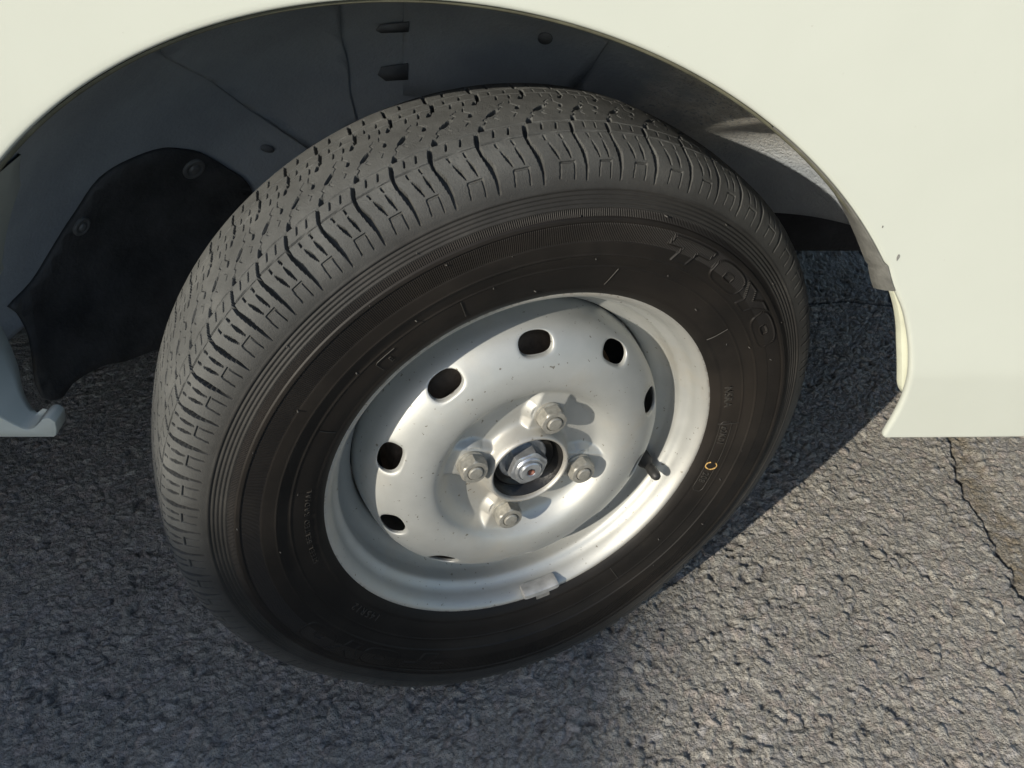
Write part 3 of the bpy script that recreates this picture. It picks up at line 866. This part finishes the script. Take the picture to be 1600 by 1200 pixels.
# ---- clip-on balance weight on the rim edge
def sweep_on_rim(name, a0, a1, sec, mat, n=16):
    """closed section (r, w) swept along the rim, ends capped"""
    V = []; m = len(sec)
    for k in range(n):
        f = k / (n - 1); a = math.radians(a0 + (a1 - a0) * f)
        e = 1.0 if 0 < k < n - 1 else 0.90
        c = np.mean(sec, axis=0)
        for (r, w) in sec:
            V.append(wl(c[0] + (r - c[0]) * e, a, c[1] + (w - c[1]) * e).tolist())
    F = []
    for k in range(n - 1):
        for j in range(m):
            F.append([k * m + j, k * m + (j + 1) % m, (k + 1) * m + (j + 1) % m, (k + 1) * m + j])
    F.append(list(range(m))); F.append(list(range((n - 1) * m, n * m))[::-1])
    o = mesh_obj(name, V, F, mat, wheel)
    o.data.set_sharp_from_angle(angle=math.radians(40))
    return o
bw = sweep_on_rim('balance_weight', -92.0, -79.5, [(0.1520, -0.0075), (0.1512, -0.0020), (0.1514, 0.0052), (0.1524, 0.0064), (0.1572, 0.0064), (0.1584, 0.0050), (0.1588, -0.0005), (0.1560, -0.0060)], M['lead'])
bw['label'] = 'small grey balance weight clipped to the rim edge'
sweep_on_rim('weight_clip', -87.6, -83.0, [(0.1580, 0.0015), (0.1580, 0.0027), (0.1622, 0.0029), (0.1652, 0.0026), (0.1668, 0.0010), (0.1676, 0.0030), (0.1690, 0.0040), (0.1692, 0.0052), (0.1668, 0.0046), (0.1650, 0.0038), (0.1620, 0.0040), (0.1570, 0.0040)][::-1], M['clip'], 6)

# ------------------------------------------------------------------ tyre
TP = [(0.1570, -0.0100), (0.1600, -0.0040), (0.1645, 0.0022), (0.1690, 0.0056), (0.1760, 0.0086), (0.1840, 0.0104), (0.1900, 0.0116), (0.1970, 0.0140), (0.2050, 0.0150), (0.2150, 0.0155), (0.2246, 0.0150), (0.2302, 0.0124), (0.2404, 0.0096), (0.2470, 0.0076), (0.2540, 0.0044), (0.2600, -0.0002), (0.2645, -0.0065), (0.2668, -0.0115), (0.2681, -0.0151), (0.2700, -0.0300), (0.2712, -0.0460), (0.2716, -0.0620),
      (0.2712, -0.0780), (0.2700, -0.0940), (0.2681, -0.1090), (0.2645, -0.1175), (0.2580, -0.1260), (0.2470, -0.1315), (0.2250, -0.1390), (0.2000, -0.1380), (0.1800, -0.1320), (0.1650, -0.1250), (0.1570, -0.1140)]
def tstep(i):
    if i < 5: return 0.0010
    if i < 24: return 0.00058
    return 0.0035
PROF = catmull(TP, tstep)
g_i = int(np.argmin(np.hypot(PROF[:, 0] - 0.2681, PROF[:, 1] + 0.0151)))
SARC = np.r_[0, np.cumsum(np.linalg.norm(np.diff(PROF, axis=0), axis=1))]
SS = (SARC[g_i] - SARC) * 1000.0          # mm across the tyre, 0 in the shoulder groove, + towards the outer sidewall
tp = np.gradient(PROF, axis=0); tp /= np.linalg.norm(tp, axis=1)[:, None]
NRM = np.stack([-tp[:, 1], tp[:, 0]], 1)  # (r, w) outward normal
if NRM[len(TP) // 2, 0] * 0 + NRM[g_i, 0] < 0: NRM = -NRM

def seg_d(x, s, a, b):
    ax_, as_ = a; bx_, bs_ = b
    dx, ds = bx_ - ax_, bs_ - as_
    t = np.clip(((x - ax_) * dx + (s - as_) * ds) / (dx * dx + ds * ds), 0, 1)
    return np.hypot(x - ax_ - t * dx, s - as_ - t * ds), t

# one pitch of the pattern, 24.3 mm long: (points, widths, depths) in mm
PITCH = 24.3
CUTS = []
def cut(pts, wid, dep): CUTS.append((pts, wid, dep))
cut([(0, 0), (0.1, 6.5), (-1.8, 16), (-2.6, 25), (-2.4, 33)], [1.8, 1.8, 3.0, 1.7, 1.1], [4.0, 4.0, 3.8, 2.4, 0.8])
for k, x0 in enumerate((-8.2, -16.5)):
    cut([(x0, 2.3), (x0 - 0.3, 5.6)], [1.0, 0.9], [2.4, 2.2])
cut([(-9.1, 8.5), (-10.8, 14), (-12.2, 19.5)], [0.6, 1.9, 0.6], [1.8, 3.2, 1.2])
cut([(-16.6, 8.0), (-17.6, 13.5), (-18.5, 19.5)], [0.6, 1.9, 0.6], [1.8, 3.2, 1.2])
cut([(-11.3, 31), (-12.2, 22), (-19.8, 22), (-19.4, 32)], [0.8, 0.8, 0.8, 0.8], [0.9, 1.0, 1.0, 0.9])
cut([(0, 0), (-1.6, -6), (-3.2, -12.5)], [1.8, 2.4, 1.8], [4.0, 4.0, 3.6])
cut([(-9.6, -4.6), (-11.6, -11.6)], [0.8, 0.8], [2.2, 2.2])
cut([(-16.9, -4.2), (-19.1, -11.4)], [0.8, 0.8], [2.2, 2.2])
cut([(-6.6, -15.2), (-8.4, -20.0)], [2.9, 2.3], [3.6, 3.6])
cut([(-8.4, -20.0), (-11.5, -23.5), (-11.0, -26.5), (-15.2, -31)], [0.55, 0.5, 0.5, 0.5], [1.2, 1.0, 1.0, 1.0])
cut([(-15.4, -31.0), (-20.6, -36.4)], [3.0, 3.0], [3.8, 3.8])
cut([(-20.6, -36.4), (-24.6, -40.5), (-23.6, -44), (-27.5, -48)], [0.5, 0.5, 0.5, 0.5], [1.0, 1.0, 1.0, 1.0])
cut([(-6.8, -35.5), (-8.4, -39.5)], [1.9, 1.6], [3.0, 3.0])
cut([(-8.4, -39.5), (-5.6, -45), (-7.0, -50)], [0.5, 0.5, 0.5], [1.0, 1.0, 1.0])
cut([(-18.0, -24.0), (-16.4, -27.5), (-18.6, -29.0)], [0.5, 0.5, 0.5], [0.9, 0.9, 0.9])
cut([(-2.0, -25.0), (-4.6, -29.0), (-2.6, -31.5)], [0.6, 0.5, 0.5], [0.9, 0.9, 0.9])
cut([(-13.5, -52.0), (-15.4, -56.5)], [2.2, 2.0], [3.4, 3.4])
cut([(-1.5, -54.0), (-3.2, -60.5)], [0.8, 0.8], [2.0, 2.0])
cut([(-8.5, -54.0), (-10.0, -60.5)], [0.8, 0.8], [2.0, 2.0])
cut([(-17.0, -57.0), (-19.6, -70.0), (-20.4, -75)], [1.8, 2.0, 1.4], [3.8, 4.0, 4.0])
cut([(-1.0, -65.5), (-2.2, -71.5)], [0.8, 0.8], [2.0, 2.0])
cut([(-9.0, -65.5), (-10.6, -71.5)], [0.8, 0.8], [2.0, 2.0])
cut([(-18.0, -77.0), (-19.5, -92.0)], [1.8, 1.8], [3.5, 3.0])
cut([(-4.0, -80.0), (-5.5, -90.0)], [1.2, 1.2], [2.0, 2.0])

# pitch boundaries: tyres vary the pitch length to hush the tread
seqA = [129.0, 124.0, 118.9, 113.7, 108.3, 103.1, 96.8, 90.2, 83.5]
bound = list(seqA)
v = bound[-1]
while v > -40: v -= random.choice([6.7, 6.5, 6.6, 5.9, 5.4]); bound.append(v)
up = []; v = seqA[0]
while v < 322:
    v += random.choice([5.0, 5.2, 5.1, 5.6]) if v < 210 else random.choice([5.2, 6.0, 6.6]); up.append(v)
PB = np.array(sorted(bound + up))

def build_tyre():
    fine = np.arange(6.0, 249.0, 0.117)
    coarse = np.arange(249.0, 366.0 - 0.3, 0.45)
    thd = np.r_[fine, coarse]; th = np.radians(thd)
    n, m = len(th), len(PROF)
    d = np.zeros((n, m))
    # ---- tread cuts
    k = np.clip(np.searchsorted(PB, thd, side='right') - 1, 0, len(PB) - 2)
    loc = (thd - PB[k]) / (PB[k + 1] - PB[k]) * PITCH      # 0 .. PITCH inside the pitch
    jit = TAB[k % 512, 3, 0] - 0.5
    cols = np.where((SS < 36) & (SS > -98))[0]
    s = SS[cols][None, :]
    for off in (0, -PITCH, -2 * PITCH):
        x = (loc + off)[:, None]
        for pts, wid, dep in CUTS:
            lo = min(p[0] for p in pts) - 2; hi = max(p[0] for p in pts) + 2
            rows = np.where((loc + off > lo) & (loc + off < hi))[0]
            smin = min(p[1] for p in pts) - 2; smax = max(p[1] for p in pts) + 2
            cc = np.where((SS[cols] > smin) & (SS[cols] < smax))[0]
            if not len(rows) or not len(cc): continue
            xs = x[rows]; sc_ = s[:, cc]
            best = np.zeros((len(rows), len(cc)))
            for i in range(len(pts) - 1):
                dist, t = seg_d(xs, sc_, pts[i], pts[i + 1])
                w_ = (wid[i] * (1 - t) + wid[i + 1] * t) * 0.5
                dp = dep[i] * (1 - t) + dep[i + 1] * t
                best = np.maximum(best, dp * 1.35 * smoothstep(w_ + 0.24, w_ - 0.16, dist))
            sub = d[np.ix_(rows, cols[cc])]
            d[np.ix_(rows, cols[cc])] = np.minimum(sub, -best)
    # circumferential grooves with a slight zigzag at every pitch
    zz = 0.2 * np.sin(loc / PITCH * TAU)[:, None]
    for (sg, wd, dp) in ((0.0, 1.0, 5.0), (-13.8, 0.9, 1.8), (-61.5 - 1.5, 0.9, 1.8), (-75.5, 1.3, 3.2)):
        d = np.minimum(d, -dp * smoothstep(wd * 0.5 + 0.35, wd * 0.5 - 0.25, np.abs(SS[None, :] - sg - zz)))
    # worn, feathered rubber on the crown
    arc = np.radians(thd)[:, None] * 270.0
    wear = (vnoise(arc / 1000, SS[None, :] / 1000, 0.0045, 2) - 0.5) * 0.22 + (vnoise(arc / 1000, SS[None, :] / 1000, 0.0017, 3) - 0.5) * 0.10
    d += wear * smoothstep(12, 4, SS)[None, :] * smoothstep(-98, -90, SS)[None, :]
    # ---- sidewall relief (outer side only)
    r = PROF[:, 0]; outer = PROF[:, 1] > -0.016
    rel = np.zeros(m)
    for rg in (0.2397, 0.2371, 0.2345, 0.2319):
        rel -= 1.0 * np.exp(-((r - rg) / 0.00062) ** 2)
    rel += 0.35 * np.exp(-((r - 0.2412) / 0.0008) ** 2)
    rel -= 0.55 * smoothstep(0.2305, 0.2300, r) * smoothstep(0.2206, 0.2211, r)
    rel += 0.95 * smoothstep(0.2213, 0.2219, r) * smoothstep(0.2252, 0.2246, r)
    rel -= 0.35 * smoothstep(0.2214, 0.2210, r) * smoothstep(0.2082, 0.2087, r)
    rel += 0.5 * np.exp(-((r - 0.1981) / 0.0007) ** 2) - 0.5 * smoothstep(0.1980, 0.1972, r) * smoothstep(0.150, 0.196, r)
    rel += 0.55 * np.exp(-((r - 0.1879) / 0.00055) ** 2)
    rel += 0.7 * smoothstep(0.1712, 0.1700, r)
    d += (rel * outer)[None, :]
    # ---- big raised name on the sidewall, twice
    def poly_sd(px, py, poly):
        dist = np.full(px.shape, 1e9); ins = np.zeros(px.shape, bool)
        for i in range(len(poly)):
            a_, b_ = poly[i - 1], poly[i]
            q, _ = seg_d(px, py, a_, b_); dist = np.minimum(dist, q)
            c = (a_[1] > py) != (b_[1] > py)
            with np.errstate(divide='ignore', invalid='ignore'):
                xx = (b_[0] - a_[0]) * (py - a_[1]) / (b_[1] - a_[1]) + a_[0]
            ins ^= c & (px < xx)
        return np.where(ins, -dist, dist)
    def rrect(cx, cy, hw, hh, p=3.2, n_=40):
        return [(cx + hw * math.copysign(abs(math.cos(t)) ** (2 / p), math.cos(t)), cy + hh * math.copysign(abs(math.sin(t)) ** (2 / p), math.sin(t))) for t in np.linspace(0, TAU, n_ + 1)[:-1]]
    K = 212 * math.pi / 180        # mm of arc per degree
    T_ = [(0.0, 17), (10.6 * K, 17), (9.9 * K, 10.6), (6.6 * K, 10.6), (5.5 * K, 0), (1.7 * K, 0), (2.8 * K, 10.6), (-0.7 * K, 10.6)]
    O1 = [rrect(17.2 * K, 8.4, 5.0 * K, 8.6), rrect(17.2 * K, 8.4, 1.35 * K, 2.7)]
    Y_ = [(22.4 * K, 17), (25.6 * K, 17), (27.2 * K, 11), (29.4 * K, 17), (32.4 * K, 17), (28.6 * K, 6.5), (27.8 * K, 0), (24.3 * K, 0), (25.1 * K, 6.5)]
    O2 = [rrect(36.6 * K, 8.4, 4.9 * K, 8.6), rrect(36.6 * K, 8.4, 1.35 * K, 2.7)]
    for start in (64.4, 64.4 + 180):
        rows = np.where((thd < start + 3) & (thd > start - 44))[0]
        cc = np.where((r > 0.1995) & (r < 0.2230) & outer)[0]
        u = ((start - thd[rows]) * K)[:, None] + 0 * r[cc][None, :]
        vv = ((r[cc] - 0.2022) * 1000)[None, :] + 0 * u
        sdf = np.minimum(poly_sd(u, vv, T_), poly_sd(u, vv, Y_))
        for o_, i_ in (O1, O2):
            sdf = np.minimum(sdf, np.maximum(poly_sd(u, vv, o_), -poly_sd(u, vv, i_)))
        hgt = 1.1 * np.exp(-(sdf / 0.55) ** 2) + 0.45 * smoothstep(0.3, -0.3, sdf)
        flat = smoothstep(0.1, -0.6, sdf)
        k_ = 1.0 if start < 100 else 0.55
        d[np.ix_(rows, cc)] = d[np.ix_(rows, cc)] * (1 - flat) + hgt * k_
    d *= 0.001
    rr = PROF[None, :, 0] + d * NRM[None, :, 0]
    ww = PROF[None, :, 1] + d * NRM[None, :, 1]
    x = rr * np.cos(th)[:, None]; z = rr * np.sin(th)[:, None]
    # the loaded tyre sits flat on the road and bulges a little above it
    press = smoothstep(-0.165, -0.262, z)
    ww = ww + 0.0095 * press * smoothstep(0.0, 0.03, ww + 0.045) * smoothstep(0.272, 0.252, rr) * smoothstep(0.166, 0.205, rr)
    z = np.maximum(z, -R_AXLE + 0.0002)
    V = np.stack([x, -ww, z], -1).reshape(-1, 3)
    F = grid_faces(n, m, True)[:, ::-1]
    o = quad_mesh('tyre', V, F, M['tyre'], wheel)
    sj = SS[(np.arange(len(F)) % (m - 1))]
    o.data.polygons.foreach_set('use_smooth', ~((sj < 36) & (sj > -97)))
    return o
tyre = build_tyre()
tyre['label'] = 'black tyre with dusty worn tread and raised lettering on its sidewall'

# ---- small moulded writing and marks on the sidewall
half = PROF[:, 1] > -0.012
half &= np.arange(len(PROF)) < g_i
def side_w(r): return np.interp(r, PROF[half][:, 0], PROF[half][:, 1])
def side_pt(a, r, h=0.0):
    """angle (rad), radius, height above the sidewall"""
    return wl(r, a, side_w(r) + h)
def moulded_text(body, a_start, r_base, size, mat, name='moulded_text', depth=0.0005, space=1.0, stretch=1.0, offset=0.0):
    cu = bpy.data.curves.new(name, 'FONT'); cu.body = body; cu.size = size; cu.extrude = depth; cu.space_character = space
    cu.resolution_u = 3; cu.offset = offset
    tmp = bpy.data.objects.new(name, cu); COL.objects.link(tmp)
    dg = bpy.context.evaluated_depsgraph_get()
    me = bpy.data.meshes.new_from_object(tmp.evaluated_get(dg))
    bpy.data.objects.remove(tmp)
    n = len(me.vertices); co = np.zeros(n * 3, np.float32); me.vertices.foreach_get('co', co); co = co.reshape(-1, 3)
    r = r_base + co[:, 1]; a = math.radians(a_start) - co[:, 0] * stretch / (r_base + size * 0.35)
    P = np.array([side_pt(a[i], r[i], co[i, 2]) for i in range(n)], np.float32)
    me.vertices.foreach_set('co', P.ravel()); me.update()
    me.materials.clear(); me.materials.append(mat)
    o = bpy.data.objects.new(name, me); link(o, wheel)
    return o
def ridge(name_pts, rad, V, F, closed=False):
    """small raised ridge along sidewall points (angle rad, r), appended to V, F"""
    P = [Vector(side_pt(a, r, 0.0001)) for a, r in name_pts]
    n = len(P); base = len(V); m = 6
    for i, p in enumerate(P):
        q0 = P[(i - 1) % n] if (closed or i) else P[i]; q1 = P[(i + 1) % n] if (closed or i < n - 1) else P[i]
        t = (q1 - q0).normalized(); nn = Vector((0, -1, 0)); b = t.cross(nn).normalized(); nn = b.cross(t)
        for k in range(m):
            c = TAU * k / m; V.append(tuple(p + b * (rad * math.cos(c)) + nn * (rad * math.sin(c))))
    for i in range(n if closed else n - 1):
        j = (i + 1) % n
        for k in range(m): F.append([base + i * m + k, base + i * m + (k + 1) % m, base + j * m + (k + 1) % m, base + j * m + k])
rad_ = math.radians
moulded_text('NSRA', 13.6, 0.1728, 0.0088, M['letter'], depth=0.0008, space=1.12)
moulded_text('e2K01', -1.2, 0.1738, 0.0078, M['letter'], depth=0.0007, space=1.02)
moulded_text('208', -18.4, 0.1738, 0.0078, M['letter'], depth=0.0007, space=1.02)
moulded_text('STEEL BELTED RADIAL', 187, 0.1745, 0.0052, M['letter'], space=1.5)
moulded_text('145R12', 219, 0.1738, 0.0085, M['letter'], space=1.3)
moulded_text('E', 125.2, 0.1765, 0.0062, M['letter'])
V, F = [], []
for a, r0, r1 in ((107.0, 0.1727, 0.1874), (72.6, 0.1731, 0.1872), (33.6, 0.1705, 0.1874), (-0.4, 0.170, 0.1882), (-62, 0.171, 0.187), (146, 0.1735, 0.186)):
    ridge([(rad_(a + (1.3 if a == 72.6 else 0.0) * (r1 - r) / (r1 - r0)), r) for r in np.linspace(r0, r1, 6)], 0.0004, V, F)
# box round the code and box round the E
bx = [(rad_(a), 0.1818) for a in np.linspace(-0.6, -24.4, 26)] + [(rad_(-25.4), 0.1800), (rad_(-25.4), 0.1740)] + [(rad_(a), 0.1722) for a in np.linspace(-24.4, -0.6, 26)] + [(rad_(0.4), 0.1740), (rad_(0.4), 0.1800)]
ridge(bx, 0.00035, V, F, True)
eb = [(rad_(a), 0.1845) for a in np.linspace(127.0, 122.4, 7)] + [(rad_(127.8), 0.1760), (rad_(127.8), 0.1832)][::1]
ridge([(rad_(127.6), 0.1755), (rad_(127.6), 0.1836)] + [(rad_(a), 0.1845) for a in np.linspace(127.0, 122.6, 7)], 0.00035, V, F)
# vent spews: little rubber nubs
nubs = [(60, 0.1905), (84, 0.2262), (79, 0.1950), (107, 0.2195), (96, 0.2075), (55, 0.2385), (36, 0.2330), (26, 0.2270), (25, 0.1960), (18, 0.2110), (46, 0.1790), (29, 0.1820), (110, 0.2335), (120, 0.2230), (131, 0.1905), (133, 0.2380), (142, 0.2090), (152, 0.2225), (163, 0.1840), (169, 0.2235), (178, 0.1975), (-10, 0.1990), (-20, 0.1925), (-35, 0.2065), (-45, 0.1800), (-52, 0.2000), (116, 0.1930), (68, 0.2290), (100, 0.1870), (91, 0.1730)]
for a, r in nubs:
    c = Vector(side_pt(rad_(a), r, 0.0)); k0 = len(V); L = random.uniform(0.0006, 0.0022); q = random.uniform(0.0004, 0.0006)
    lean = Vector((random.uniform(-1, 1), 0, random.uniform(-1, 1))) * 0.0007
    for h, s_ in ((-0.0003, 1.1), (L, 0.8)):
        for i in range(6): V.append(tuple(c + Vector((q * s_ * math.cos(i * TAU / 6), -h, q * s_ * math.sin(i * TAU / 6))) + lean * (h > 0)))
    for i in range(6): F.append([k0 + i, k0 + (i + 1) % 6, k0 + 6 + (i + 1) % 6, k0 + 6 + i])
    F.append([k0 + 6 + i for i in range(6)])
mk_ = mesh_obj('moulding_marks', V, F, M['letter'], wheel); mk_['kind'] = 'stuff'
# yellow crayon ring drawn by the fitter next to the code
V, F = [], []
cc_ = (rad_(-15.9), 0.1775)
ridge([(cc_[0] + 0.0040 * math.cos(t) / 0.178, cc_[1] + 0.0050 * math.sin(t)) for t in np.linspace(0.5, 5.9, 26)], 0.0006, V, F)
cr = mesh_obj('crayon_mark', V, F, M['crayon'], wheel)
cr['label'] = 'yellow crayon ring drawn on the sidewall'

# ------------------------------------------------------------------ the building behind the camera, whose roof edge shades the road and the foot of the tyre
def build_house():
    U = Vector((math.cos(SUN_AZ), -math.sin(SUN_AZ), 0)); Vv = U.cross(D); Vv = Vv if Vv.z > 0 else -Vv
    C0 = Vector((0, 0, R_AXLE))
    base = C0 + U * 0.05 + Vv * (-0.175)               # the edge of the shadow passes through this point near the tyre
    top = base - D * 9.0
    ev = Vector((math.cos(rad_(-104.1)), math.sin(rad_(-104.1)), 0))      # direction of the roof edge
    nb = Vector((-ev.y, ev.x, 0))
    if nb.dot(D) > 0: nb = -nb                          # away from the van
    h = top.z
    root = bpy.data.objects.new('flat_roofed_building', None)
    root.location = (top.x, top.y, 0); root.rotation_euler = (0, 0, math.atan2(ev.y, ev.x))
    link(root)
    tag(root, 'pale plastered flat-roofed building behind the photographer, casting the soft shade', 'building')
    sgn = 1 if Vector((-math.sin(root.rotation_euler.z), math.cos(root.rotation_euler.z), 0)).dot(nb) > 0 else -1
    def hb(name, lo, hi, mat, parent=root, bev=0.0):
        y0, y1 = sorted((lo[1] * sgn, hi[1] * sgn))
        return box(name, (lo[0], y0, lo[2]), (hi[0], y1, hi[2]), mat, parent, bev)
    L = 9.0
    hb('wall', (-L, 0.06, -0.02), (L, 7.0, h - 0.12), M['plaster'])
    hb('parapet_cap', (-L - 0.06, 0.0, h - 0.118), (L + 0.06, 7.06, h), M['concrete'])
    for x in (-6.6, -3.2, 3.0, 6.4):
        f = hb('window', (x - 0.8, 0.02, 1.0), (x + 0.8, 0.055, 2.2), M['frame'])
        for k in (0, 1):
            hb('pane', (x - 0.72 + k * 0.74, 0.012, 1.08), (x - 0.02 + k * 0.74, 0.018, 2.12), M['glass'], f)
    d_ = hb('door', (-0.5, 0.02, 0.0), (0.5, 0.055, 2.1), M['door'])
    hb('handle', (0.36, -0.02, 0.98), (0.42, 0.018, 1.1), M['frame'], d_)
build_house()
